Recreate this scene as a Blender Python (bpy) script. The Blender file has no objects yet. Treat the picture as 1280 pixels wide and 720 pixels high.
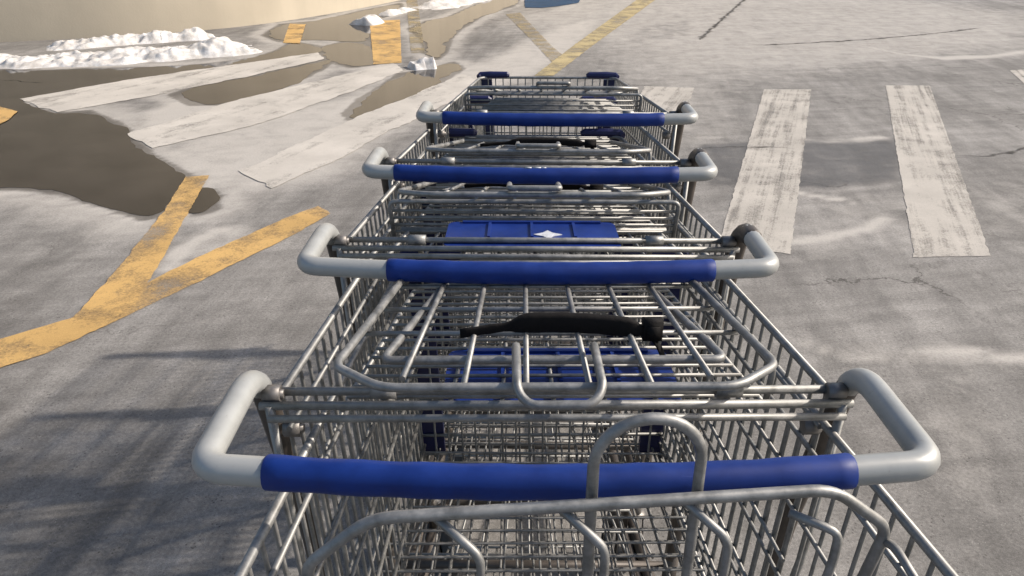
import bpy, bmesh, math, random
from mathutils import Vector, Matrix, noise
import numpy as np

random.seed(7)
rad = math.radians
sc = bpy.context.scene
COL = sc.collection

# ------------------------------------------------------------------ camera constants
CAM_H, PITCH, FPX = 1.406, rad(26.19), 960.0


def at(px, py, z=0.0):
    """photo pixel (1280x720) -> point of the horizontal plane at height z"""
    a = (px - 640) / FPX
    b = (360 - py) / FPX
    d = Vector((a, math.cos(PITCH) + b * math.sin(PITCH), -math.sin(PITCH) + b * math.cos(PITCH)))
    t = (z - CAM_H) / d.z
    return (d.x * t, d.y * t)


# ------------------------------------------------------------------ helpers
def link(name, me, mat=None, parent=None):
    o = bpy.data.objects.new(name, me)
    COL.objects.link(o)
    if mat is not None and me is not None:
        me.materials.append(mat)
    if parent is not None:
        o.parent = parent
    return o


def tag(o, label=None, cat=None, group=None, kind=None):
    if label: o['label'] = label
    if cat: o['category'] = cat
    if group: o['group'] = group
    if kind: o['kind'] = kind
    return o


class MB:
    """collects tubes, boxes and plates and links them as one mesh"""
    def __init__(self):
        self.v, self.f = [], []

    def tube(self, pts, r, n=6, closed=False, caps=True, flat=None):
        pts = [Vector(p) for p in pts]
        m = len(pts)
        base = len(self.v)
        tang = []
        for i in range(m):
            a = pts[i - 1] if (i > 0 or closed) else pts[i]
            b = pts[(i + 1) % m] if (i < m - 1 or closed) else pts[i]
            t = (b - a)
            tang.append(t.normalized() if t.length > 1e-9 else Vector((0, 0, 1)))
        ref = Vector((0, 0, 1)) if abs(tang[0].z) < .9 else Vector((1, 0, 0))
        nrm = tang[0].cross(ref).normalized()
        for i in range(m):
            if i > 0:
                nrm = (nrm - tang[i] * nrm.dot(tang[i]))
                nrm = nrm.normalized() if nrm.length > 1e-6 else tang[i].orthogonal().normalized()
            bn = tang[i].cross(nrm)
            rr = r[i] if isinstance(r, (list, tuple)) else r
            for k in range(n):
                a = 2 * math.pi * k / n
                ca, sa = math.cos(a) * rr, math.sin(a) * rr
                if flat: sa *= flat
                self.v.append(pts[i] + nrm * ca + bn * sa)
        rings = m if closed else m - 1
        for i in range(rings):
            j = (i + 1) % m
            for k in range(n):
                l = (k + 1) % n
                self.f.append((base + i * n + k, base + i * n + l, base + j * n + l, base + j * n + k))
        if caps and not closed:
            self.f.append(tuple(base + k for k in reversed(range(n))))
            self.f.append(tuple(base + (m - 1) * n + k for k in range(n)))

    def box(self, c, s, M=None):
        base = len(self.v)
        for dx in (-.5, .5):
            for dy in (-.5, .5):
                for dz in (-.5, .5):
                    p = Vector((dx * s[0], dy * s[1], dz * s[2]))
                    if M is not None: p = M @ p
                    self.v.append(p + Vector(c))
        for q in ((0, 1, 3, 2), (4, 6, 7, 5), (0, 4, 5, 1), (2, 3, 7, 6), (0, 2, 6, 4), (1, 5, 7, 3)):
            self.f.append(tuple(base + i for i in q))

    def prism(self, pts, h, M=None):
        base = len(self.v)
        n = len(pts)
        for z in (0, h):
            for p in pts:
                q = Vector((p[0], p[1], z))
                self.v.append(M @ q if M is not None else q)
        self.f.append(tuple(base + i for i in reversed(range(n))))
        self.f.append(tuple(base + n + i for i in range(n)))
        for i in range(n):
            j = (i + 1) % n
            self.f.append((base + i, base + j, base + n + j, base + n + i))

    def lathe(self, prof, n=20, M=None):
        base = len(self.v)
        for (r, x) in prof:
            for k in range(n):
                a = 2 * math.pi * k / n
                q = Vector((x, r * math.cos(a), r * math.sin(a)))
                self.v.append(M @ q if M is not None else q)
        m = len(prof)
        for i in range(m - 1):
            for k in range(n):
                l = (k + 1) % n
                self.f.append((base + i * n + k, base + i * n + l, base + (i + 1) * n + l, base + (i + 1) * n + k))

    def mesh(self, name, smooth=True):
        me = bpy.data.meshes.new(name)
        me.from_pydata([tuple(p) for p in self.v], [], self.f)
        bm = bmesh.new(); bm.from_mesh(me)
        bmesh.ops.recalc_face_normals(bm, faces=bm.faces)
        bm.to_mesh(me); bm.free()
        if smooth:
            for p in me.polygons:
                p.use_smooth = len(p.vertices) == 4
        me.update()
        return me

    def build(self, name, mat, parent=None, smooth=True):
        return link(name, self.mesh(name, smooth), mat, parent)


def fillet(pts, r, seg=5):
    pts = [Vector(p) for p in pts]
    out = [pts[0]]
    for i in range(1, len(pts) - 1):
        p = pts[i]
        rr = r[i] if isinstance(r, (list, tuple)) else r
        a = pts[i - 1] - p
        b = pts[i + 1] - p
        d = min(rr, a.length * .49, b.length * .49)
        A = p + a.normalized() * d
        B = p + b.normalized() * d
        for k in range(seg + 1):
            t = k / seg
            out.append(A * (1 - t) ** 2 + p * 2 * t * (1 - t) + B * t ** 2)
    out.append(pts[-1])
    return out


# ------------------------------------------------------------------ materials
class NT:
    def __init__(self, name):
        self.m = bpy.data.materials.new(name)
        self.m.use_nodes = True
        self.t = self.m.node_tree
        self.b = self.t.nodes['Principled BSDF']
        tc = self.t.nodes.new('ShaderNodeTexCoord')
        self.obj = tc.outputs['Object']

    def n(self, typ, **kw):
        nd = self.t.nodes.new(typ)
        for k, v in kw.items():
            if k.startswith('i_'):
                key = k[2:]
                nd.inputs[int(key) if key.isdigit() else key].default_value = v
            else:
                setattr(nd, k, v)
        return nd

    def l(self, a, b):
        self.t.links.new(a, b)

    def noise(self, scale, detail=4, rough=.6, vec=None, dist=0.0):
        nd = self.n('ShaderNodeTexNoise', i_Scale=scale, i_Detail=detail, i_Roughness=rough, i_Distortion=dist)
        self.l(vec or self.obj, nd.inputs['Vector'])
        return nd.outputs['Fac']

    def mapped(self, scale, rot=(0, 0, 0)):
        rt = self.n('ShaderNodeMapping')
        rt.inputs['Rotation'].default_value = rot
        self.l(self.obj, rt.inputs['Vector'])
        mp = self.n('ShaderNodeMapping')
        mp.inputs['Scale'].default_value = scale
        self.l(rt.outputs['Vector'], mp.inputs['Vector'])
        return mp.outputs['Vector']

    def ramp(self, fac, stops):
        r = self.n('ShaderNodeValToRGB')
        e = r.color_ramp.elements
        while len(e) < len(stops): e.new(.5)
        for i, (p, c) in enumerate(stops):
            e[i].position = p
            e[i].color = (*c, 1) if isinstance(c, tuple) else (c, c, c, 1)
        self.l(fac, r.inputs['Fac'])
        return r.outputs['Color']

    def math(self, op, a, b=None, clamp=False):
        m = self.n('ShaderNodeMath', operation=op, use_clamp=clamp)
        for i, x in enumerate((a, b)):
            if x is None: continue
            if isinstance(x, (int, float)): m.inputs[i].default_value = x
            else: self.l(x, m.inputs[i])
        return m.outputs[0]

    def mix(self, fac, a, b, typ='MIX'):
        m = self.n('ShaderNodeMix', data_type='RGBA', blend_type=typ)
        for i, x in ((0, fac), (6, a), (7, b)):
            if isinstance(x, (int, float)): m.inputs[i].default_value = x
            elif isinstance(x, tuple): m.inputs[i].default_value = (*x, 1)
            else: self.l(x, m.inputs[i])
        return m.outputs[2]

    def attr(self, name):
        a = self.n('ShaderNodeAttribute', attribute_name=name)
        return a.outputs['Fac']

    def bump(self, h, strength=.3, dist=.01):
        b = self.n('ShaderNodeBump', i_Strength=strength, i_Distance=dist)
        self.l(h, b.inputs['Height'])
        self.l(b.outputs['Normal'], self.b.inputs['Normal'])

    def set(self, **kw):
        names = dict(color='Base Color', rough='Roughness', metal='Metallic', spec='Specular IOR Level', ior='IOR', alpha='Alpha')
        for k, v in kw.items():
            s = self.b.inputs[names[k]]
            if isinstance(v, tuple): s.default_value = (*v, 1)
            elif isinstance(v, (int, float)): s.default_value = v
            else: self.l(v, s)
        return self.m


def mat_asphalt():
    t = NT('asphalt')
    fine = t.noise(420, 3, .7)
    grain = t.noise(95, 4, .7)
    mid = t.noise(9, 5, .65)
    big = t.noise(.9, 5, .6)
    streak = t.noise(1.0, 5, .65, t.mapped((7.0, 1.1, 1), (0, 0, rad(8))))
    streak2 = t.noise(1.0, 4, .6, t.mapped((1.2, 9.0, 1), (0, 0, rad(-12))))
    base = t.ramp(big, [(.3, (.168, .161, .150)), (.5, (.215, .207, .194)), (.72, (.275, .265, .250))])
    base = t.mix(.75, base, t.ramp(mid, [(.3, .80), (.5, 1.0), (.72, 1.18)]), 'MULTIPLY')
    base = t.mix(.8, base, t.ramp(streak, [(.34, .72), (.52, 1.0), (.68, 1.28)]), 'MULTIPLY')
    base = t.mix(.7, base, t.ramp(streak2, [(.34, .78), (.52, 1.0), (.68, 1.22)]), 'MULTIPLY')
    base = t.mix(.85, base, t.ramp(grain, [(.28, .64), (.5, 1.0), (.7, 1.36)]), 'MULTIPLY')
    base = t.mix(.9, base, t.ramp(fine, [(.3, .62), (.5, 1.0), (.7, 1.42)]), 'MULTIPLY')
    vo = t.n('ShaderNodeTexVoronoi', i_Scale=130.0)
    t.l(t.obj, vo.inputs['Vector'])
    base = t.mix(t.math('MULTIPLY', t.ramp(vo.outputs['Distance'], [(.10, 1.0), (.24, 0.0)]), t.ramp(t.noise(17, 3, .6), [(.5, 0.0), (.64, .75)])), base, (.40, .385, .36))
    vd = t.n('ShaderNodeTexVoronoi', i_Scale=75.0)
    t.l(t.obj, vd.inputs['Vector'])
    base = t.mix(t.math('MULTIPLY', t.ramp(vd.outputs['Distance'], [(.12, 1.0), (.26, 0.0)]), t.ramp(t.noise(11, 3, .6), [(.46, 0.0), (.62, .8)])), base, (.05, .046, .042))
    vc = t.n('ShaderNodeTexVoronoi', feature='DISTANCE_TO_EDGE', i_Scale=.85)
    wv = t.n('ShaderNodeVectorMath', operation='ADD')
    nz = t.n('ShaderNodeTexNoise', i_Scale=2.6, i_Detail=6, i_Roughness=.65)
    t.l(t.obj, nz.inputs['Vector'])
    sc_ = t.n('ShaderNodeVectorMath', operation='SCALE')
    sc_.inputs['Scale'].default_value = .55
    t.l(nz.outputs['Color'], sc_.inputs[0])
    t.l(t.obj, wv.inputs[0]); t.l(sc_.outputs[0], wv.inputs[1]); t.l(wv.outputs[0], vc.inputs['Vector'])
    ck = t.math('MULTIPLY', t.ramp(vc.outputs['Distance'], [(.002, 1.0), (.0075, 0.0)]), t.ramp(t.noise(.8, 3, .5), [(.50, 0.0), (.60, .8)]))
    base = t.mix(ck, base, (.05, .045, .04))
    # dried salt: mask from the sheet's own stains, broken up by noise
    sn = t.math('MULTIPLY', t.noise(5, 6, .7, None, .6), 1.1)
    sn = t.math('ADD', sn, -.55)
    salt = t.math('ADD', t.attr('salt'), sn)
    salt = t.ramp(salt, [(.12, 0.0), (.85, 1.0)])
    salt = t.math('MULTIPLY', salt, t.ramp(grain, [(.25, .55), (.55, 1.0)]))
    col = t.mix(t.math('MULTIPLY', salt, .85), base, (.50, .475, .435))
    wet = t.math('ADD', t.attr('damp_shade'), t.math('MULTIPLY', t.math('ADD', t.noise(6, 5, .65), -.5), .9))  # damp patches, plus the cart shade painted into the asphalt at lower left
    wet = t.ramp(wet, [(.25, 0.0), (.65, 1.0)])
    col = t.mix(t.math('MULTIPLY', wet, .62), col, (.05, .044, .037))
    t.bump(t.math('ADD', grain, t.math('MULTIPLY', fine, .5)), .35, .004)
    rough = t.math('SUBTRACT', .88, t.math('MULTIPLY', wet, .35))
    return t.set(color=col, rough=rough, spec=.35)


def mat_paint(name, c, under=(.16, .15, .135), wear=.5, stretch=(6, 1, 1), rot=0.0, fade=False, keep=.85):
    t = NT(name)
    a = t.noise(12 if fade else 5, 6, .7)
    b = t.noise(1.0, 5, .7, t.mapped(stretch, (0, 0, rot)))
    g = t.noise(110, 4, .7)
    m = t.math('ADD', t.math('MULTIPLY', a, .4), t.math('MULTIPLY', b, .6))
    m = t.math('ADD', m, t.math('MULTIPLY', t.math('ADD', g, -.5), .35))
    w = t.ramp(m, [(wear - .17, 0.0), (wear + .06, 1.0)])
    dirt = t.ramp(t.noise(2.3, 5, .6), [(.3, .78), (.7, 1.06)])
    col = t.mix(1.0, c, dirt, 'MULTIPLY')
    col = t.mix(t.math('MULTIPLY', w, .6), col, under)
    if fade:
        w = t.math('MAXIMUM', w, t.math('SUBTRACT', 1.0, t.math('MULTIPLY', t.attr('fade'), t.ramp(a, [(.3, .1), (.65, 1.0)]))))
    t.set(alpha=t.math('SUBTRACT', 1.0, t.math('MULTIPLY', w, keep), True))
    col = t.mix(.7, col, t.ramp(t.noise(300, 3, .7), [(.3, .75), (.7, 1.2)]), 'MULTIPLY')
    if not fade: t.bump(g, .3, .003)
    return t.set(color=col, rough=.8, spec=.3)


def mat_simple(name, c, rough=.5, metal=0.0, var=.15, scale=30, bump=0.0, spec=.5):
    t = NT(name)
    n = t.noise(scale, 5, .65)
    col = t.mix(1.0, c, t.ramp(n, [(.3, 1 - var), (.7, 1 + var)]), 'MULTIPLY')
    if bump: t.bump(n, bump, .003)
    r = t.math('ADD', rough, t.math('MULTIPLY', t.math('ADD', n, -.5), .3))
    return t.set(color=col, rough=r, metal=metal, spec=spec)


def mat_wire():
    t = NT('zinc_wire')
    n = t.noise(60, 5, .7)
    g = t.noise(11, 4, .6)
    col = t.ramp(n, [(.3, (.17, .172, .166)), (.5, (.27, .272, .264)), (.72, (.38, .38, .37))])
    col = t.mix(t.ramp(g, [(.52, 0.0), (.78, .5)]), col, (.12, .11, .10))
    return t.set(color=col, rough=t.ramp(n, [(.3, .44), (.7, .64)]), metal=t.ramp(g, [(.4, .75), (.8, .3)]))


def mat_tube():
    t = NT('grey_tube_coating')
    n = t.noise(14, 5, .65)
    s = t.noise(160, 4, .7)
    col = t.ramp(n, [(.3, (.28, .29, .282)), (.6, (.37, .38, .37))])
    col = t.mix(t.ramp(s, [(.62, 0.0), (.74, .5)]), col, (.22, .21, .19))
    return t.set(color=col, rough=.42, metal=.15)


def mat_grip():
    t = NT('blue_grip_plastic')
    n = t.noise(25, 5, .65)
    s = t.noise(1.0, 5, .7, t.mapped((30, 220, 220)))
    col = t.ramp(n, [(.3, (.0015, .018, .135)), (.7, (.003, .032, .215))])
    col = t.mix(t.ramp(s, [(.66, 0.0), (.8, .35)]), col, (.10, .14, .42))
    t.bump(n, .08, .002)
    return t.set(color=col, rough=t.ramp(n, [(.3, .48), (.7, .66)]), spec=.35)


def mat_wall():
    t = NT('beige_painted_wall')
    n = t.noise(1.2, 5, .6)
    f = t.noise(45, 5, .7)
    v = t.noise(1.0, 5, .6, t.mapped((2.2, 2.2, .25)))
    col = t.ramp(n, [(.3, (.45, .40, .315)), (.7, (.505, .45, .355))])
    col = t.mix(.5, col, t.ramp(v, [(.3, .86), (.6, 1.03)]), 'MULTIPLY')
    t.bump(f, .25, .006)
    return t.set(color=col, rough=.85, spec=.25)


def mat_snow():
    t = NT('old_snow')
    n = t.noise(7, 6, .7)
    f = t.noise(60, 5, .7)
    col = t.mix(t.ramp(n, [(.36, 0.0), (.62, .8)]), (.74, .735, .725), (.42, .395, .36))
    col = t.mix(t.ramp(t.noise(150, 4, .7), [(.60, 0.0), (.72, .7)]), col, (.16, .14, .12))
    t.bump(f, .35, .01)
    m = t.set(color=col, rough=.7, spec=.3)
    t.b.inputs['Subsurface Weight'].default_value = .15
    t.b.inputs['Subsurface Radius'].default_value = (.02, .025, .03)
    return m


def mat_water():
    t = NT('puddle_water')
    a = t.noise(2.5, 5, .6)
    col = t.ramp(a, [(.3, (.020, .017, .014)), (.7, (.042, .036, .030))])
    t.bump(t.noise(3.0, 3, .5), .02, .01)
    return t.set(color=col, rough=t.ramp(a, [(.4, .03), (.75, .10)]), ior=1.24, spec=.5)


M = dict(
    asphalt=mat_asphalt(), wire=mat_wire(), tube=mat_tube(), grip=mat_grip(), wall=mat_wall(), snow=mat_snow(), water=mat_water(),
    white=mat_paint('white_road_paint', (.50, .47, .42), wear=.655, stretch=(16, .55, 1), rot=rad(21)),
    icywhite=mat_paint('salted_road_paint', (.55, .52, .47), wear=.70, stretch=(5, .8, 1), rot=rad(21)),
    yellow=mat_paint('yellow_road_paint', (.60, .385, .145), wear=.64, stretch=(3, 3, 1)),
    dull_yellow=mat_paint('dull_yellow_road_paint', (.50, .41, .22), wear=.62, stretch=(3, 3, 1)),
    pale_yellow=mat_paint('faded_yellow_road_paint', (.46, .37, .20), wear=.52, stretch=(3, 3, 1)),
    bluepaint=mat_paint('blue_road_paint', (.015, .055, .12), wear=.70, stretch=(3, 3, 1)),
    crack=mat_paint('crack_dirt', (.045, .04, .035), under=(.04, .035, .03), wear=.70, stretch=(9, 9, 1), fade=True, keep=1.0),
    navy=mat_simple('navy_plastic', (.006, .009, .06), .42, var=.3, scale=40),
    blueflap=mat_simple('blue_flap_plastic', (.006, .026, .17), .4, var=.3, scale=18),
    frame=mat_simple('worn_dark_frame', (.075, .064, .055), .5, metal=.25, var=.45, scale=22),
    black=mat_simple('black_webbing', (.007, .006, .006), .8, var=.4, scale=120, bump=.3, spec=.2),
    rubber=mat_simple('grey_rubber', (.06, .06, .06), .7, var=.3),
    bright=mat_simple('white_print', (.55, .57, .60), .5, var=.25, scale=200),
    chrome=mat_simple('zinc_fitting', (.20, .19, .18), .5, metal=.6, var=.25),
)

# ------------------------------------------------------------------ shopping cart meshes
REAR_Y, FRONT_Y = .14, 1.0
HALF0, TAPER = .258, .046


def half(y): return HALF0 - TAPER * (y - REAR_Y)
def rimz(y): return 1.0 - .095 * (y - REAR_Y)
def floorz(y): return .585 - .04 * (y - REAR_Y)
BOT = .92      # basket floor is narrower than the rim


def tube_path():
    pts = []
    n = 24
    for i in range(n + 1):
        x = -.235 + .47 * i / n
        pts.append(Vector((x, -.014 * (1 - (x / .235) ** 2), 1.03)))
    right = fillet([pts[-1], (.276, .004, 1.03), (.278, .150, 1.027), (.268, .205, .78), (.260, .235, .34)], [0, .042, .045, .05, 0], 7)[1:]
    left = [Vector((-p.x, p.y, p.z)) for p in reversed(right)]
    return left + pts + right


def cut(sleeve):
    """the tube from the left bend to the right one, and the dark posts that continue it downwards"""
    p = tube_path()
    k = next(i for i in range(len(p)) if p[i].y < .140)                      # inside the left bend
    m = len(p) - 1 - next(i for i in range(len(p)) if p[-1 - i].y < (.112 if sleeve else .140))
    return p[:k], p[k - 2:m + (1 if sleeve else 3)], p[m:]


def me_handle_bar(sleeve):
    b = MB()
    pts = cut(sleeve)[1]
    if sleeve: pts = pts + [Vector((pts[-1].x, .12, pts[-1].z))]
    b.tube(pts, .0114, 14)
    return b.mesh('handle_bar')


def me_upright(s, sleeve):
    b = MB()
    p = cut(sleeve)[0 if s < 0 else 2]
    if s > 0 and sleeve:
        q = Vector((p[0].x, .096, p[0].z))
        p = [q, q + Vector((0, .003, 0))] + p[1:]
        b.tube(p, [.0117, .0128] + [.0128] * (len(p) - 2), 12)
    else:
        b.tube(p, .0110, 12)
    return b.mesh('upright')


def me_grip(x0, x1):
    b = MB()
    pts, rr = [], []
    n = 30
    xs = [x0 + (x1 - x0) * i / n for i in range(n + 1)]
    for i, x in enumerate(xs):
        pts.append((x, -.014 * max(0, (1 - (x / .235) ** 2)), 1.03))
        rr.append(.0132 + .0003 * math.sin(i * 1.7) + random.uniform(-.00025, .00025))
    rr[0] = rr[-1] = .0118
    b.tube([pts[0]] + [Vector(pts[0]) + Vector((.002, 0, 0))] + pts[1:-1] + [Vector(pts[-1]) - Vector((.002, 0, 0))] + [pts[-1]],
           [.0118, .0134] + rr[1:-1] + [.0134, .0118], 16)
    return b.mesh('handle_grip')


def me_basket_rim():
    b = MB()
    hf, hr = half(FRONT_Y), half(REAR_Y)
    b.tube(fillet([(-hr, REAR_Y, rimz(REAR_Y)), (-hf, FRONT_Y, rimz(FRONT_Y)), (hf, FRONT_Y, rimz(FRONT_Y)), (hr, REAR_Y, rimz(REAR_Y))], .04, 5), .0042, 8)
    # rear cross bars carrying the gate, fixed to the handle tube on both sides
    b.tube([(-.272, .142, 1.006), (.272, .142, 1.006)], .0042, 8)
    b.tube([(-.272, .129, .999), (.272, .129, .999)], .0042, 8)
    b.tube([(-.262, .117, .993), (.262, .117, .993)], .0036, 6)
    # rear corner posts
    for s in (-1, 1):
        b.tube([(s * .263, .128, 1.0), (s * .258, .132, .80), (s * HALF0 * BOT, REAR_Y, .60)], .0045, 6)
    return b.mesh('basket')


def side_pt(s, y, t):
    """t = 0 at the rim, 1 at the floor"""
    h = half(y) * (1 - (1 - BOT) * t)
    return Vector((s * h, y, rimz(y) * (1 - t) + floorz(y) * t))


def me_side(s):
    b = MB()
    y = REAR_Y + .012
    while y < FRONT_Y - .02:
        b.tube([side_pt(s, y, 0), side_pt(s, y, .5), side_pt(s, y, 1)], .0023, 5, caps=False)
        y += .0275
    for t, r in ((.085, .003), (.28, .0026), (.50, .0026), (.72, .0026), (.90, .0026), (1.0, .0034)):
        ins = Vector((-s * .004, 0, 0))
        b.tube([side_pt(s, REAR_Y, t) + ins, side_pt(s, FRONT_Y, t) + ins], r, 6)
    return b.mesh('side_panel')


def me_floor():
    b = MB()
    for i in range(19):
        u = -1 + 2 * i / 18
        b.tube([(u * half(REAR_Y) * BOT, REAR_Y, floorz(REAR_Y)), (u * half(FRONT_Y - .05) * BOT, FRONT_Y - .05, floorz(FRONT_Y))], .0019, 5, caps=False)
    y = REAR_Y
    while y < FRONT_Y - .04:
        h = half(y) * BOT
        b.tube([(-h, y, floorz(y) + .004), (h, y, floorz(y) + .004)], .0019, 5, caps=False)
        y += .027
    return b.mesh('floor_panel')


def front_pt(u, t):
    p = side_pt(1, FRONT_Y, t)
    return Vector((u * p.x, FRONT_Y - .05 * t, p.z))


def me_front():
    b = MB()
    for i in range(19):
        u = -1 + 2 * i / 18
        b.tube([front_pt(u, 0), front_pt(u, 1)], .0019, 5, caps=False)
    for t in (.12, .3, .48, .66, .84, 1.0):
        b.tube([front_pt(-1, t) + Vector((0, .004, 0)), front_pt(1, t) + Vector((0, .004, 0))], .0026, 6)
    return b.mesh('front_panel')


def me_corner(s):
    """plastic strip down the front corner with a rounded cap hooked over the rim"""
    b = MB()
    base = len(b.v)
    for t in (0.02, .95):
        p = front_pt(1, t)
        for x in (-.036, .003):
            for dy in (.008, .020):
                b.v.append(Vector((s * (p.x + x), p.y + dy, p.z)))
    for q in ((0, 1, 3, 2), (4, 6, 7, 5), (0, 4, 5, 1), (2, 3, 7, 6), (0, 2, 6, 4), (1, 5, 7, 3)):
        b.f.append(tuple(base + i for i in q))
    h, z = half(FRONT_Y), rimz(FRONT_Y) + .006
    b.tube([(s * (h - .094), FRONT_Y + .002, z), (s * (h - .086), FRONT_Y + .002, z + .002), (s * (h - .03), FRONT_Y + .002, z + .002), (s * (h + .001), FRONT_Y + .002, z), (s * (h + .007), FRONT_Y - .008, z - .002)],
           [.006, .0105, .0115, .0115, .007], 10)
    return b.mesh('corner_strip', smooth=False)


def me_gate(y0, y1, yc, heavy):
    """rear gate swung up flat: long rods from its hinge, fine cross wires from yc on"""
    b = MB()
    z = lambda y: .978 - .105 * (y - REAR_Y)
    w = lambda y: .205 - .10 * (y - REAR_Y)
    for i in range(9):
        u = -1 + 2 * i / 8
        b.tube([(u * w(y0), y0, z(y0)), (u * w(y1), y1, z(y1))], .0024, 5)
    y = yc
    while y <= y1 + .001:
        b.tube([(-w(y), y, z(y) + .004), (w(y), y, z(y) + .004)], .0021, 5)
        y += .0225
    b.tube(fillet([(-w(y0), y0, z(y0)), (-w(y1), y1, z(y1)), (w(y1), y1, z(y1)), (w(y0), y0, z(y0))], .03), .0036, 6)
    for h in (-.16, .16):      # hinge eyes round the cross bar
        b.tube([(h - .012, .142, 1.006), (h + .012, .142, 1.006)], .0075, 8)
        b.tube([(h, .142, 1.0), (h * .98, y0 + .01, z(y0))], .004, 6)
    if heavy:
        ww, yy, zz = w(yc) + .022, yc - .014, z(yc) - .004
        b.tube(fillet([(-ww, yy, zz), (-ww - .004, yy - .006, zz + .058), (ww + .004, yy - .006, zz + .058), (ww, yy, zz)], .012, 4), .0036, 6)
        for k in range(4):
            f = (k + .7) / 5
            b.tube([(-ww, yy - .006 * f, zz + .058 * f), (ww, yy - .006 * f, zz + .058 * f)], .0024, 5)
        b.tube([(-w(yc) - .012, yc - .006, z(yc) + .002), (w(yc) + .012, yc - .006, z(yc) + .002)], .0062, 8)
    return b.mesh('rear_gate')


def me_gate_hanging():
    b = MB()
    h = .235
    for i in range(10):
        u = -1 + 2 * i / 9
        b.tube([(u * h, .150, .995), (u * h * .86, .150, .62)], .0024, 5)
    for k in range(9):
        z = .985 - .045 * k
        w = h * (1 - .14 * k / 9)
        b.tube([(-w, .154, z), (w, .154, z)], .0024, 5)
    b.tube(fillet([(-h, .15, .995), (-h * .86, .15, .62), (h * .86, .15, .62), (h, .15, .995)], .03), .0036, 6)
    return b.mesh('rear_gate')


SB = .288      # height of the seat back above its hinge


def me_seat_back(hooked):
    b = MB()
    wx = lambda z: .158 + (.205 - .158) * z / .243
    rim = fillet([(-.158, 0, 0), (-.205, 0, .250), (-.158, 0, SB), (.158, 0, SB), (.205, 0, .250), (.158, 0, 0)], [0, .012, .016, .016, .012, 0], 5)
    b.tube(rim, .0043, 8)
    b.tube([(-.158, 0, 0), (.158, 0, 0)], .0036, 6)
    if hooked:
        for x in (-.087, -.003, .082, .160):
            top = SB - .002 if abs(x) < .15 else SB - .02
            b.tube(fillet([(x * .85, -.004, 0), (x, -.014, .235), (x, -.014, .262), (x - .030, .002, top)], [0, .03, .008, 0], 4), .0033, 6)
        zs = ((.05, .0026), (.11, .0026), (.17, .0026))
    else:
        for x in (-.141, -.085, -.0285, .0285, .085, .141):
            b.tube([(x * .80, -.004, 0), (x, -.004, SB - .022 if abs(x) > .14 else SB)], .0031, 6)
        b.tube(fillet([(-.118, -.010, .04), (-.166, -.010, .222), (.166, -.010, .222), (.118, -.010, .04)], .012, 4), .0044, 8)
        zs = ((.055, .0028), (.115, .0030), (.172, .0030))
    for z, r in zs:
        b.tube([(-wx(z), -.007, z), (wx(z), -.007, z)], r, 6)
    for s in (-1, 1):
        b.tube(fillet([(s * .2045, 0, .238), (s * .2055, -.012, .243), (s * .204, -.050, .240)], .008), .0034, 6)
    return b.mesh('seat_back')


def me_loop(over, bend, low, turn):
    b = MB()
    x = .037
    top = SB + over - turn
    pts = [Vector((-x, .003, low)), Vector((-x, .010, low + .008)), Vector((-x, .010, SB - .01))]
    arc = []
    for k in range(9):
        a = math.pi / 2 * k / 8
        arc.append(Vector((x - turn + turn * math.cos(a), .010 + bend * math.sin(a), top + turn * math.sin(a))))
    pts += [Vector((-p.x, p.y, p.z)) for p in arc] + list(reversed(arc))
    pts += [Vector((x, .010, SB - .01)), Vector((x, .010, low + .008)), Vector((x, .003, low))]
    pts = [p for i, p in enumerate(pts) if i == 0 or (p - pts[i - 1]).length > 1e-4]
    b.tube(pts, .0042, 8)
    return b.mesh('seat_loop')


def me_flap():
    b = MB()
    pts = []
    for (cx, cy) in ((.108, .040), (-.108, .040), (-.108, -.040), (.108, -.040)):
        for k in range(5):
            a = math.atan2(cy, cx)
            a0 = {(1, 1): 0, (-1, 1): 90, (-1, -1): 180, (1, -1): 270}[(1 if cx > 0 else -1, 1 if cy > 0 else -1)]
            ang = rad(a0 + 90 * k / 4)
            pts.append((cx + .012 * math.cos(ang), cy + .012 * math.sin(ang)))
    b.prism(pts, .006)
    for x in (-.06, 0, .06):
        b.box((x, 0.012, .0075), (.004, .06, .003))
    b.box((0, .047, .0075), (.2, .006, .003))
    return b.mesh('seat_flap', smooth=False)


def me_emblem():
    b = MB()
    pts = []
    for k in range(4):
        a = math.pi / 2 * k
        R = .020 if k % 2 == 0 else .017
        pts.append((R * math.cos(a), R * math.sin(a)))
        pts.append((.010 * math.cos(a + math.pi / 4), .010 * math.sin(a + math.pi / 4)))
    b.prism(pts, .0012)
    return b.mesh('emblem', smooth=False)


def me_belt(sag):
    """flat black webbing with a padded sleeve and a buckle at one end"""
    b = MB()
    n, k = 26, 12
    for i in range(n + 1):
        u = i / n
        x = -.112 + .212 * u
        pad = min(1, max(0, (u - .26) * 14)) * min(1, max(0, (.97 - u) * 14))
        h = .0055 + .0062 * pad + .0004 * math.sin(i * 1.9)
        th = .0022 + .0030 * pad
        cy = .004 * math.sin(u * 4) - .010 * max(0, .3 - u)
        cz = .008 + sag * math.sin(math.pi * u) + .003 * pad
        for q in range(k):
            a = 2 * math.pi * q / k
            ca, sa = math.cos(a), math.sin(a)
            p = .55
            b.v.append(Vector((x, cy + th * math.copysign(abs(ca) ** p, ca), cz + h * math.copysign(abs(sa) ** p, sa))))
    for i in range(n):
        for q in range(k):
            l = (q + 1) % k
            b.f.append((i * k + q, i * k + l, (i + 1) * k + l, (i + 1) * k + q))
    b.f.append(tuple(reversed(range(k)))); b.f.append(tuple(n * k + q for q in range(k)))
    b.box((.104, .0, .009), (.022, .012, .024))
    b.box((.104, -.0075, .009), (.014, .004, .014))
    b.tube([(.102, .0, .002), (.112, -.006, -.010), (.116, -.024, -.018)], .005, 8, flat=.4)
    return b.mesh('seat_belt')


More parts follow.
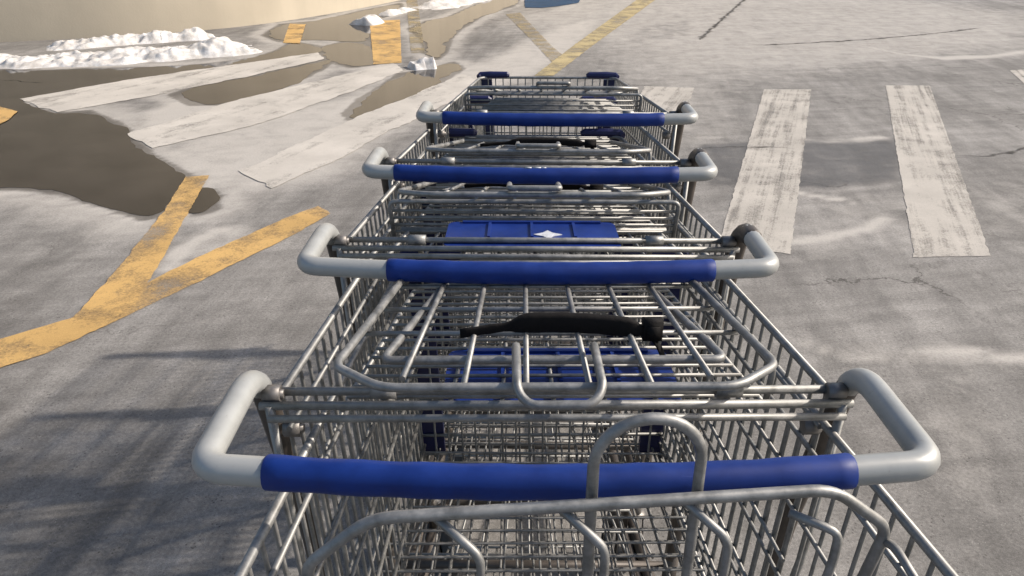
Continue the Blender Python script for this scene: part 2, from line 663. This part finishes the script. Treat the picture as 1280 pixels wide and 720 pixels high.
def me_chassis():
    b = MB()
    up = fillet([(-.262, .235, .36), (-.258, .24, .17), (-.205, .96, .15), (.205, .96, .15), (.258, .24, .17), (.262, .235, .36)], [0, .06, .07, .07, .06, 0], 6)
    b.tube(up, .0132, 12)
    b.tube([(-.257, .25, .30), (.257, .25, .30)], .009, 8)
    for s in (-1, 1):          # stays from the chassis up to the basket's nose
        b.tube(fillet([(s * .213, .86, .16), (s * .215, .74, .46), (s * .212, .68, .56)], .05), .0095, 8)
    return b.mesh('chassis')


def me_tray():
    b = MB()
    z = lambda y: .30 - .22 * (y - .27)
    w = lambda y: .235 - .13 * (y - .27)
    for i in range(11):
        u = -1 + 2 * i / 10
        b.tube([(u * w(.27), .27, z(.27)), (u * w(.76), .76, z(.76))], .0024, 5)
    for k in range(7):
        y = .27 + .49 * k / 6
        b.tube([(-w(y), y, z(y) + .005), (w(y), y, z(y) + .005)], .003, 5)
    return b.mesh('lower_tray')


def me_fork():
    b = MB()
    b.tube([(0, 0, .150), (0, 0, .118)], .014, 10)
    for s in (-1, 1):
        b.prism([(-.018, .118), (.018, .118), (-.022, .050), (-.040, .050)], .003,
                Matrix.Translation((s * .019 - .0015, 0, 0)) @ Matrix(((0, 0, 1, 0), (1, 0, 0, 0), (0, 1, 0, 0), (0, 0, 0, 1))))
    b.box((0, 0, .118), (.042, .040, .004))
    return b.mesh('caster')


def me_wheel():
    b = MB()
    b.lathe([(.008, -.014), (.045, -.013), (.058, -.010), (.062, 0), (.058, .010), (.045, .013), (.008, .014)], 22, Matrix.Translation((0, -.031, .062)))
    return b.mesh('wheel')


def me_bolt():
    b = MB()
    b.tube([(-.010, 0, 0), (.006, 0, 0)], .0085, 6)
    b.tube([(-.004, 0, 0), (.009, 0, 0)], .0045, 8)
    return b.mesh('bolt')


D = dict(bar=me_handle_bar(False), bars=me_handle_bar(True), ul=me_upright(-1, False), ur=me_upright(1, False), urs=me_upright(1, True), rim=me_basket_rim(), sl=me_side(-1), sr=me_side(1), fl=me_floor(), fr=me_front(), cl=me_corner(-1), cr=me_corner(1),
         sb=me_seat_back(False), sh=me_seat_back(True), flap=me_flap(), chassis=me_chassis(), tray=me_tray(), fork=me_fork(), wheel=me_wheel(), bolt=me_bolt())
MATS = dict(bar='tube', ul='frame', ur='frame', urs='frame', bars='tube', rim='wire', sl='wire', sr='wire', fl='wire', fr='wire', cl='navy', cr='navy', sb='wire', sh='wire', flap='blueflap', chassis='frame', tray='wire',
            fork='chrome', wheel='rubber', bolt='chrome')
for k, v in MATS.items():
    D[k].materials.append(M[v])


def child(name, me, parent, loc=(0, 0, 0), rot=(0, 0, 0)):
    o = bpy.data.objects.new(name, me)
    COL.objects.link(o)
    o.parent = parent
    o.location = loc
    o.rotation_euler = rot
    return o


def fresh(me, mat):
    me.materials.append(M[mat])
    return me


def base_cart():
    r = bpy.data.objects.new('shopping_cart', None)
    r.empty_display_size = .2
    COL.objects.link(r)
    child('upright', D['ul'], r)
    for x in (-.260, .260):
        child('bolt', D['bolt'], r, (x, .138, 1.006))
        child('bolt', D['bolt'], r, (x * .965, .152, .957))
    bk = child('basket', D['rim'], r)
    child('side_panel', D['sl'], bk)
    child('side_panel', D['sr'], bk)
    child('floor_panel', D['fl'], bk)
    child('front_panel', D['fr'], bk)
    child('corner_strip', D['cl'], bk)
    child('corner_strip', D['cr'], bk)
    child('chassis', D['chassis'], r)
    child('lower_tray', D['tray'], r)
    for (x, y, a) in ((-.246, .235, 8), (.246, .235, -6), (-.200, .915, 25), (.200, .915, -18)):
        f = child('caster', D['fork'], r, (x, y, 0), (0, 0, rad(a)))
        child('wheel', D['wheel'], f)
    return r


def kids(o): return [c for c in COL.objects if c.parent is o]


def copy_tree(o, parent=None):
    c = o.copy()
    COL.objects.link(c)
    if parent is not None: c.parent = parent
    for ch in kids(o): copy_tree(ch, c)
    return c


STEP = .3607
CARTS = [   # x, y of the handle, yaw, label, grip span
    (.062, .456 - STEP, 0.6, 'nearest cart, cut off by the bottom edge, child seat standing open with tall wire loop', (-.226, .214)),
    (.042, .456, 0.4, 'second cart, thick black strap across its folded wire child seat', (-.226, .212)),
    (.030, .817, -.6, 'third cart, blue flap with white emblem, longer bare grey handle end on its left', (-.175, .205)),
    (.043, 1.178, -1.3, 'fourth cart, small white scuff on its blue handle grip', (-.231, .220)),
    (.090, 1.538, -1.5, 'foremost cart at the far end of the row, with two navy corner caps showing', (-.230, .214)),
]
proto = base_cart()
roots = [proto] + [copy_tree(proto) for _ in range(4)]
SEAT = [None, dict(h=.402, z=1.018, a=88, g=(.155, .50, .150, False)), dict(h=.530, z=.966, a=76.5, g=(.150, .62, .285, True)),
        dict(h=.435, z=.962, a=78, g=(.155, .56, .20, False)), dict(h=.58, z=.960, a=76, g=(.150, .66, .33, True))]
for i, (x, y, yaw, label, gs) in enumerate(CARTS):
    r = roots[i]
    r.location = (x, y, 0)
    r.rotation_euler = (0, 0, rad(yaw))
    tag(r, label, 'shopping cart', 'shopping carts nested in a row')
    child('handle_bar', D['bars' if i >= 2 else 'bar'], r)
    child('upright', D['urs' if i >= 2 else 'ur'], r)
    g = child('handle_grip', fresh(me_grip(*gs), 'grip'), r)
    if i == 0:
        child('rear_gate', fresh(me_gate_hanging(), 'wire'), r)
        s = child('seat_back', D['sh'], r, (.006, .299, .760), (rad(-1), 0, rad(4.5)))
        child('seat_loop', fresh(me_loop(.060, 0.0, .06, .036), 'wire'), s, (.028, 0, 0))
        child('seat_flap', D['flap'], r, (0, .20, .755))
        continue
    S = SEAT[i]
    child('rear_gate', fresh(me_gate(*S['g']), 'wire'), r)
    s = child('seat_back', D['sb'], r, (0, S['h'], S['z']), (rad(S['a']), 0, 0))
    child('seat_loop', fresh(me_loop(.026, -.012, .222, .018) if i == 1 else me_loop(.007, 0.0, .222, .006), 'wire'), s)
    by, bz = {1: (.222, 1.020), 2: (.385, 1.004), 3: (.295, 1.000), 4: (0, 0)}[i]
    if i < 4: belt = child('seat_belt', fresh(me_belt(.006), 'black'), r, (0.0, by, bz - (.003 if i == 1 else .010)), (0, 0, rad({1: 1, 2: -4, 3: 3, 4: -2}[i])))
    if i == 1: belt.scale = (.90, 1, .9); belt.location.x = .008
    if i in (2, 3): belt.scale = (1, 1, .6)
    if i == 2:
        fo = child('seat_flap', D['flap'], r, (-.004, .180, .994), (rad(-3), 0, 0))
        child('emblem', fresh(me_emblem(), 'bright'), fo, (.022, -.006, .0063))
    else:
        child('seat_flap', D['flap'], r, (0.01, .230 if i == 1 else .33, {1: .962, 3: .938}.get(i, .95)), (rad(-2 if i == 1 else -7), 0, 0))
    if i == 3:
        b = MB()
        for (dx, w) in ((-.022, .010), (-.009, .012), (.004, .007)):
            b.tube([(dx, -.0135, 1.0432), (dx + w, -.0135, 1.0430 + .0006)], .0018, 5, flat=.6)
        child('scuff_mark', fresh(b.mesh('scuff_mark'), 'bright'), g)

# ------------------------------------------------------------------ ground with its stains and painted shade
def P(l): return [at(*p) for p in l]


PUDDLES = {
    'main': P([(-140, 96), (-60, 90), (0, 87), (60, 88), (100, 86), (200, 84), (260, 80), (320, 72), (350, 62), (365, 52), (400, 58), (405, 66), (330, 80), (250, 92), (160, 108),
               (90, 118), (30, 124), (22, 130), (66, 142), (108, 139), (150, 156), (160, 168), (186, 194), (214, 210), (236, 220), (240, 226), (222, 246), (205, 266), (182, 273),
               (140, 258), (80, 241), (30, 235), (-30, 236), (-150, 232), (-260, 180)]),
    'between': P([(215, 118), (255, 106), (330, 92), (400, 76), (420, 74), (398, 88), (335, 118), (285, 131), (240, 131)]),
    'mid': P([(398, 60), (430, 52), (462, 55), (470, 72), (468, 81), (440, 84), (404, 74)]),
    'beside': P([(432, 142), (452, 124), (478, 108), (502, 92), (540, 86), (566, 78), (578, 86), (545, 106), (505, 124), (470, 140), (440, 150)]),
    'wallside': P([(330, 44), (352, 30), (400, 26), (450, 14), (500, 4), (504, 14), (470, 24), (462, 40), (462, 54), (420, 50), (385, 50), (350, 52)]),
    'far': P([(512, 36), (535, 26), (560, 22), (600, 4), (655, -8), (640, 8), (605, 18), (575, 36), (560, 50), (556, 66), (546, 74), (532, 66), (530, 50)]),
    'small': P([(243, 240), (262, 238), (270, 246), (264, 262), (248, 267), (236, 262)]),
}
SALT = [
    (P([(180, 195), (300, 150), (430, 120), (520, 88), (600, 78), (700, 30), (760, 20), (720, 70), (660, 100), (580, 116), (480, 178), (420, 222), (310, 246), (214, 220)]), .80, .40),
    (P([(0, 246), (90, 252), (180, 284), (215, 270), (230, 300), (140, 300), (40, 280)]), .45, .35),
    (P([(230, 120), (180, 140), (165, 165), (240, 150), (330, 130), (420, 100), (500, 80), (480, 74), (360, 120)]), .92, .25),
    (P([(215, 330), (235, 290), (300, 280), (330, 290), (270, 320)]), .5, .15),
    (P([(880, 300), (1000, 240), (1100, 240), (1280, 230), (1400, 300), (1280, 300), (1000, 330)]), .25, .5),
    (P([(870, 180), (900, 100), (1300, 60), (1300, 20), (700, -60), (600, 20), (760, 60)]), .58, 1.6),
    (P([(1080, 60), (1200, 72), (1300, 72), (1400, 20), (1150, 30)]), .30, .6),
    (P([(985, 425), (1090, 450), (1290, 462), (1290, 440), (1080, 432)]), .42, .15),
    (P([(1150, 440), (1230, 445), (1250, 640), (1190, 640)]), .26, .15),
]
DAMP_SHADE = [
    (P([(870, 180), (960, 172), (1060, 175), (1130, 172), (1130, 225), (1060, 236), (960, 236), (880, 232)]), .66, .22),
    (P([(1190, 186), (1300, 182), (1300, 235), (1200, 232)]), .30, .25),
    (P([(560, 60), (640, 2), (720, -4), (700, 12), (620, 30), (580, 64)]), .42, .4),
    (P([(800, 30), (880, 22), (860, 48), (760, 60)]), .35, .4),
    (P([(395, 175), (440, 145), (470, 130), (455, 160), (420, 178)]), .4, .2),
    (P([(-300, 330), (60, 360), (90, 560), (240, 545), (330, 760), (-400, 860)]), .36, .4),  # not a wet patch: deepens the carts' shadow in the asphalt colour
]


SALT_LINES = [
    ([(1090, 60), (1130, 68), (1180, 73), (1240, 70), (1290, 63)], .10),
    ([(1000, 242), (1030, 247), (1068, 252)], .035),
    ([(995, 302), (1040, 296), (1085, 285), (1105, 272)], .05),
    ([(985, 426), (1010, 432), (1045, 444), (1092, 447)], .04),
    ([(1155, 442), (1215, 440), (1285, 452)], .04),
    ([(1010, 176), (1060, 178), (1100, 172)], .05),
    ([(0, 240), (50, 243), (110, 258), (175, 278)], .05),
    ([(215, 335), (222, 318), (245, 302), (275, 288)], .04),
    ([(118, 180), (135, 177), (148, 174)], .02),
    ([(840, 166), (870, 172), (900, 172)], .03),
]


def sdist(X, Y, poly):
    """signed distance (negative inside), vectorised"""
    d = np.full(X.shape, 1e9)
    ins = np.zeros(X.shape, bool)
    n = len(poly)
    for i in range(n):
        ax, ay = poly[i]; bx, by = poly[(i + 1) % n]
        ex, ey = bx - ax, by - ay
        L = ex * ex + ey * ey + 1e-12
        t = np.clip(((X - ax) * ex + (Y - ay) * ey) / L, 0, 1)
        d = np.minimum(d, np.hypot(X - ax - t * ex, Y - ay - t * ey))
        c = ((ay > Y) != (by > Y))
        with np.errstate(divide='ignore', invalid='ignore'):
            xx = ex * (Y - ay) / (ey if abs(ey) > 1e-12 else 1e-12) + ax
        ins ^= c & (X < xx)
    return np.where(ins, -d, d)


def axis(lo, hi, step, far):
    inner = list(np.arange(lo, hi + 1e-6, step))
    out_hi, s, v = [], step, hi
    while v < far:
        s *= 1.35; v += s; out_hi.append(v)
    out_lo, s, v = [], step, lo
    while v > -far:
        s *= 1.35; v -= s; out_lo.append(v)
    return np.array(out_lo[::-1] + inner + out_hi)


def build_ground():
    xs = axis(-6.5, 5.5, .045, 400)
    ys = axis(.3, 15, .05, 400)
    X, Y = np.meshgrid(xs, ys)
    salt = np.zeros(X.shape); damp_shade = np.zeros(X.shape)
    sst = lambda t: np.clip(t, 0, 1) ** 2 * (3 - 2 * np.clip(t, 0, 1))
    for poly, amt, soft in SALT:
        salt = np.maximum(salt, amt * sst((soft * .5 - sdist(X, Y, poly)) / soft))
    for k, poly in PUDDLES.items():
        d = sdist(X, Y, poly)
        wsc = .22 if k == 'main' else .12
        salt = np.maximum(salt, .62 * np.exp(-((d - .10) / wsc) ** 2) * (d > 0))
        damp_shade = np.maximum(damp_shade, .9 * sst((.07 - d) / .06))
    for poly, amt, soft in DAMP_SHADE:
        damp_shade = np.maximum(damp_shade, amt * sst((soft * .5 - sdist(X, Y, poly)) / soft))
    wob = np.array([noise.noise(Vector((x * 2.2, y * 2.2, 5.0))) for x, y in zip(X.ravel(), Y.ravel())]).reshape(X.shape)
    for px, w in SALT_LINES:
        pts = P(px)
        d = np.full(X.shape, 1e9)
        for (ax, ay), (bx, by) in zip(pts, pts[1:]):
            ex, ey = bx - ax, by - ay
            t = np.clip(((X - ax) * ex + (Y - ay) * ey) / (ex * ex + ey * ey), 0, 1)
            d = np.minimum(d, np.hypot(X - ax - t * ex, Y - ay - t * ey))
        d = np.abs(d + .05 * wob)
        salt = np.maximum(salt, .95 * np.exp(-(d / max(.032, w * .9)) ** 2))
    nx, ny = len(xs), len(ys)
    V = np.stack([X.ravel(), Y.ravel(), np.zeros(X.size)], 1)
    idx = np.arange(nx * ny).reshape(ny, nx)
    F = np.stack([idx[:-1, :-1].ravel(), idx[:-1, 1:].ravel(), idx[1:, 1:].ravel(), idx[1:, :-1].ravel()], 1)
    me = bpy.data.meshes.new('parking_lot')
    me.vertices.add(len(V)); me.vertices.foreach_set('co', V.ravel())
    me.loops.add(F.size); me.loops.foreach_set('vertex_index', F.ravel().astype(np.int32))
    me.polygons.add(len(F)); me.polygons.foreach_set('loop_start', np.arange(0, F.size, 4, dtype=np.int32))
    me.update(calc_edges=True)
    for nm, arr in (('salt', salt), ('damp_shade', damp_shade)):
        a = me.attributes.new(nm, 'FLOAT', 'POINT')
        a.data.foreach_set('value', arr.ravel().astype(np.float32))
    tag(link('parking_lot', me, M['asphalt']), kind='structure')


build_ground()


def rough_outline(poly, step, amp, seed, scale=3.0, closed=True):
    out = []
    n = len(poly)
    for i in range(n if closed else n - 1):
        a = Vector(poly[i]).to_3d(); b = Vector(poly[(i + 1) % n]).to_3d()
        L = (b - a).length
        k = max(1, int(L / step))
        nr = Vector((-(b - a).y, (b - a).x, 0)).normalized() if L > 1e-9 else Vector((0, 1, 0))
        for q in range(k):
            p = a.lerp(b, q / k)
            d = noise.noise(Vector((p.x * scale, p.y * scale, seed))) + .6 * noise.noise(Vector((p.x * scale * 4, p.y * scale * 4, seed + 9)))
            out.append(p + nr * d * amp)
    return out


def chaikin(poly, it=2):
    for _ in range(it):
        out = []
        for i in range(len(poly)):
            a, b = Vector(poly[i]), Vector(poly[(i + 1) % len(poly)])
            out += [tuple(a * .75 + b * .25), tuple(a * .25 + b * .75)]
        poly = out
    return poly


def sheet(name, poly, z, mat, step=.05, amp=.02, seed=0.0, scale=3.0):
    pts = rough_outline(poly, step, amp, seed, scale)
    bm = bmesh.new()
    vs = [bm.verts.new((p.x, p.y, z)) for p in pts]
    bm.faces.new(vs)
    bmesh.ops.triangulate(bm, faces=bm.faces[:])
    bmesh.ops.recalc_face_normals(bm, faces=bm.faces)
    if sum(f.normal.z for f in bm.faces) < 0:
        bmesh.ops.reverse_faces(bm, faces=bm.faces)
    me = bpy.data.meshes.new(name); bm.to_mesh(me); bm.free()
    return tag(link(name, me, mat), kind='structure')


for i, (k, poly) in enumerate(PUDDLES.items()):
    sheet('puddle', chaikin(poly), .0016 + .0003 * i, M['water'], .05, .05 if k == 'main' else .08, 3.1 * i, 2.5 if k == 'main' else 1.8)

# painted markings
STRIPES = [
    [(955, 112), (1014, 112), (988, 318), (898, 305)],
    [(1107, 107), (1162, 107), (1238, 320), (1143, 322)],
    [(806, 108), (868, 110), (852, 158), (780, 158)],
    [(24, 124), (160, 100), (300, 80), (398, 66), (406, 74), (300, 98), (180, 122), (70, 141)],
    [(160, 168), (300, 124), (430, 94), (492, 79), (504, 89), (440, 114), (330, 154), (190, 186)],
    [(300, 214), (440, 150), (578, 93), (606, 106), (490, 164), (420, 200), (340, 236)],
    [(1262, 88), (1300, 86), (1400, 130), (1330, 150)],
]
for i, s in enumerate(STRIPES):
    icy = i in (3, 4, 5)
    sheet('crosswalk_stripe', P(s), .0040 if icy else .0022, M['icywhite' if icy else 'white'], .05 if icy else .02, .03 if icy else .007, 20 + i, 4 if icy else 14)
YELLOW = [
    ([(-60, 470), (-60, 440), (0, 425), (85, 400), (130, 382), (240, 326), (360, 272), (398, 258), (413, 268), (360, 298), (250, 352), (150, 400), (60, 442), (0, 461)], 'yellow', .010),
    ([(232, 222), (262, 220), (238, 262), (200, 330), (158, 396), (120, 402), (92, 398), (150, 334), (205, 265)], 'yellow', .014),
    ([(668, 95), (692, 95), (740, 58), (822, -2), (860, -30), (830, -30), (796, 0), (720, 55)], 'dull_yellow', .010),
    ([(632, 18), (650, 16), (690, 58), (712, 76), (690, 78), (664, 50)], 'pale_yellow', .008),
    ([(462, 27), (500, 25), (502, 79), (467, 81)], 'yellow', .012),
    ([(507, -10), (520, -10), (531, 66), (514, 67)], 'pale_yellow', .010),
    ([(362, 30), (382, 31), (375, 55), (354, 54)], 'yellow', .012),
    ([(-40, 128), (0, 134), (22, 140), (12, 150), (0, 156), (-40, 166)], 'yellow', .012),
]
for i, (s, m, z) in enumerate(YELLOW):
    sheet('yellow_line', P(s), z * .12 + .0034 + i * .0002, M[m], .02, .007, 40 + i, 14)
sheet('blue_parking_marking', P([(655, -6), (672, -8), (735, -8), (722, 4), (700, 8), (678, 10), (657, 10)]), .006, M['bluepaint'], .08, .03, 60, 2)


def ribbon(name, px, w, mat, z, seed, jit=.03, taper=True):
    pts = rough_outline(P(px), .035, jit, seed, 6, closed=False)
    bm = bmesh.new()
    lay = bm.verts.layers.float.new('fade')
    prev = None
    n = len(pts)
    for i, p in enumerate(pts):
        t = (pts[min(i + 1, n - 1)] - pts[max(i - 1, 0)])
        nr = Vector((-t.y, t.x, 0)).normalized()
        ww = w * (.35 + .9 * abs(noise.noise(Vector((i * .21, seed, 0)))) * 2)
        if taper: ww *= min(1, i / 6 + .1, (n - 1 - i) / 6 + .1)
        row = []
        for q, fv in ((-1, 0.0), (-.25, 1.0), (.25, 1.0), (1, 0.0)):
            vv = bm.verts.new((p.x + nr.x * ww * q, p.y + nr.y * ww * q, z))
            vv[lay] = fv
            row.append(vv)
        if prev:
            for q in range(3): bm.faces.new((prev[q], row[q], row[q + 1], prev[q + 1]))
        prev = row
    bmesh.ops.recalc_face_normals(bm, faces=bm.faces)
    if sum(f.normal.z for f in bm.faces) < 0: bmesh.ops.reverse_faces(bm, faces=bm.faces)
    me = bpy.data.meshes.new(name); bm.to_mesh(me); bm.free()
    tag(link(name, me, mat), kind='structure')


for i, (px, w) in enumerate([
    ([(945, 57), (1010, 54), (1075, 50), (1150, 44), (1226, 35)], .05),
    ([(875, 50), (905, 22), (935, -4)], .06),
    ([(1190, 195), (1235, 196), (1285, 186), (1340, 180)], .022),
    ([(868, 186), (930, 184), (1000, 186)], .014),
    ([(0, 100), (60, 104)], .02),
]):
    ribbon('pavement_crack', px, w, M['crack'], .0036, 70 + i)
# ------------------------------------------------------------------ building wall (gently rounded facade)
def smooth_curve(ctrl, n):
    out = []
    m = len(ctrl)
    for i in range(m - 1):
        p0 = Vector(ctrl[max(i - 1, 0)]); p1 = Vector(ctrl[i]); p2 = Vector(ctrl[i + 1]); p3 = Vector(ctrl[min(i + 2, m - 1)])
        for k in range(n):
            t = k / n
            out.append(.5 * ((2 * p1) + (-p0 + p2) * t + (2 * p0 - 5 * p1 + 4 * p2 - p3) * t * t + (-p0 + 3 * p1 - 3 * p2 + p3) * t ** 3))
    out.append(Vector(ctrl[-1]))
    return out


wl = smooth_curve([(-22, 4.6), (-13, 7.2), (-6.0, 9.45), (-4.83, 9.95), (-3.9, 10.55), (-3.1, 11.45), (-1.9, 14.1), (-.6, 18.6), (1.4, 27.0), (4.0, 38.0)], 8)
for _ in range(40):
    wl = [wl[0]] + [(wl[i - 1] + wl[i] * 2 + wl[i + 1]) / 4 for i in range(1, len(wl) - 1)] + [wl[-1]]
b = MB()
H = 5.5
TH = .35
nrm = []
for i, p in enumerate(wl):
    t = wl[min(i + 1, len(wl) - 1)] - wl[max(i - 1, 0)]
    nrm.append(Vector((-t.y, t.x)).normalized())
for p, q in zip(wl, nrm):
    for (o, z) in ((0, -.05), (0, H), (TH, H), (TH, -.05)):
        b.v.append(Vector((p.x + q.x * o, p.y + q.y * o, z)))
for i in range(len(wl) - 1):
    for k in range(3):
        b.f.append((i * 4 + k, i * 4 + k + 1, (i + 1) * 4 + k + 1, (i + 1) * 4 + k))
b.f.append((0, 1, 2, 3)); b.f.append(tuple((len(wl) - 1) * 4 + k for k in (3, 2, 1, 0)))
wall = b.build('building_wall', M['wall'])
tag(wall, 'long beige painted building wall rising behind the snow bank', 'wall')
# wall cap as a part
c = MB()
for p, q in zip(wl, nrm):
    for (o, z) in ((-.06, H + .003), (-.06, H + .12), (TH + .06, H + .12), (TH + .06, H + .003)):
        c.v.append(Vector((p.x + q.x * o, p.y + q.y * o, z)))
for i in range(len(wl) - 1):
    for k in range(4):
        l = (k + 1) % 4
        c.f.append((i * 4 + k, i * 4 + l, (i + 1) * 4 + l, (i + 1) * 4 + k))
c.build('coping', M['chrome'], wall)


# ------------------------------------------------------------------ snow
def snow_mesh(name, line, width, height, seed, nu=150, nv=34, lump=1.0):
    """lumpy ridge along a ground polyline; width and height may vary along it"""
    pts = [Vector(p) for p in line]
    seg = [0.0]
    for i in range(1, len(pts)): seg.append(seg[-1] + (pts[i] - pts[i - 1]).length)
    T = seg[-1]
    def along(s):
        for i in range(1, len(pts)):
            if s <= seg[i] or i == len(pts) - 1:
                f = (s - seg[i - 1]) / (seg[i] - seg[i - 1])
                d = (pts[i] - pts[i - 1]).normalized()
                return pts[i - 1].lerp(pts[i], f), Vector((-d.y, d.x))
    b = MB()
    for i in range(nu + 1):
        u = i / nu
        p, q = along(u * T)
        for j in range(nv + 1):
            v = -1 + 2 * j / nv
            w = width(u) * (1 + .35 * noise.noise(Vector((u * T * 3, seed, v * 2))))
            pos = p + q * v * w
            n1 = noise.noise(Vector((pos.x * 3.5, pos.y * 3.5, seed)))
            n2 = noise.noise(Vector((pos.x * 11, pos.y * 11, seed + 4)))
            n3 = noise.noise(Vector((pos.x * 27, pos.y * 27, seed + 7)))
            n4 = noise.noise(Vector((pos.x * 60, pos.y * 60, seed + 2)))
            prof = max(0.0, 1 - abs(v) ** 2.2)
            e = min(1, u * 9, (1 - u) * 9)
            h = height(u) * prof * max(0, e) * (1 + .8 * n1) + lump * (.034 * n2 + .009 * n3 + .003 * n4) * min(1, prof * 1.5) - .012
            b.v.append(Vector((pos.x, pos.y, h)))
    for i in range(nu):
        for j in range(nv):
            a = i * (nv + 1) + j
            b.f.append((a, a + nv + 1, a + nv + 2, a + 1))
    return b


sn = snow_mesh('snow_bank', P([(-120, 84), (-20, 79), (60, 78), (150, 74), (230, 68), (322, 60)]), lambda u: .34 + .10 * u, lambda u: .045 + .06 * u + .05 * max(0, min(1, (u - .8) * 10)), 5.0, 260, 36)
tag(sn.build('snow_bank', M['snow']), 'long bank of melting snow with a tall lumpy end, between the puddle and the wall', 'snow bank')
sn = snow_mesh('snow_ridge', P([(55, 61), (120, 56), (200, 50), (270, 46)]), lambda u: .26, lambda u: .09, 12.0, 160, 24)
tag(sn.build('snow_ridge', M['snow']), 'thin snow ridge along the foot of the beige wall, behind the snow bank', 'snow ridge')
CL = [((512, 86), (546, 84), .14, .10, 'white lump of snow at the end of the faded yellow line'),
      ((448, 32), (470, 27), .22, .10, 'small snow patch behind the square yellow paint patch'),
      ((478, 20), (516, 12), .16, .06, 'narrow strip of snow on wet asphalt near the wall end'),
      ((530, 12), (610, -4), .35, .08, 'broad thin snow patch beside the far puddle')]
for i, (a, c_, w, h, lab) in enumerate(CL):
    sn = snow_mesh('snow_clump', [at(*a), ((at(*a)[0] + at(*c_)[0]) / 2, (at(*a)[1] + at(*c_)[1]) / 2 + .02), at(*c_)], lambda u: w, lambda u: h, 30.0 + i * 3, 44, 18, .6)
    tag(sn.build('snow_clump', M['snow']), lab, 'snow clump', 'snow clumps left on the asphalt')

# ------------------------------------------------------------------ light
SUN_EL, SUN_AZ = rad(34.5), rad(10)      # from the right, a touch ahead of the camera
S = Vector((math.cos(SUN_EL) * math.cos(SUN_AZ), math.cos(SUN_EL) * math.sin(SUN_AZ), math.sin(SUN_EL)))
ld = bpy.data.lights.new('sun', 'SUN')
ld.energy = 3.55
ld.angle = rad(1.2)
ld.color = (1.0, .895, .785)
lo = bpy.data.objects.new('sun', ld)
lo.rotation_euler = S.to_track_quat('Z', 'Y').to_euler()
lo.location = (8, 1, 8)
COL.objects.link(lo)
w = bpy.data.worlds.new('World')
sc.world = w
w.use_nodes = True
nt = w.node_tree
sky = nt.nodes.new('ShaderNodeTexSky')
sky.sky_type = 'NISHITA'
sky.sun_disc = False
sky.sun_elevation = SUN_EL
sky.sun_rotation = math.pi / 2 - SUN_AZ
sky.dust_density = 2.5
sky.air_density = 1.0
bg = nt.nodes['Background']
nt.links.new(sky.outputs['Color'], bg.inputs['Color'])
bg.inputs['Strength'].default_value = .100

# ------------------------------------------------------------------ camera
cd = bpy.data.cameras.new('camera')
cd.sensor_width = 36
cd.lens = FPX / 1280 * 36
cd.clip_start = .02
cd.clip_end = 2000
cam = bpy.data.objects.new('camera', cd)
cam.location = (0, 0, CAM_H)
cam.rotation_euler = (math.pi / 2 - PITCH, 0, 0)
COL.objects.link(cam)
sc.camera = cam
vs = sc.view_settings
vs.view_transform = 'Standard'
vs.look = 'None'
vs.gamma = 1
vs.use_curve_mapping = False
vs.exposure = 0.58
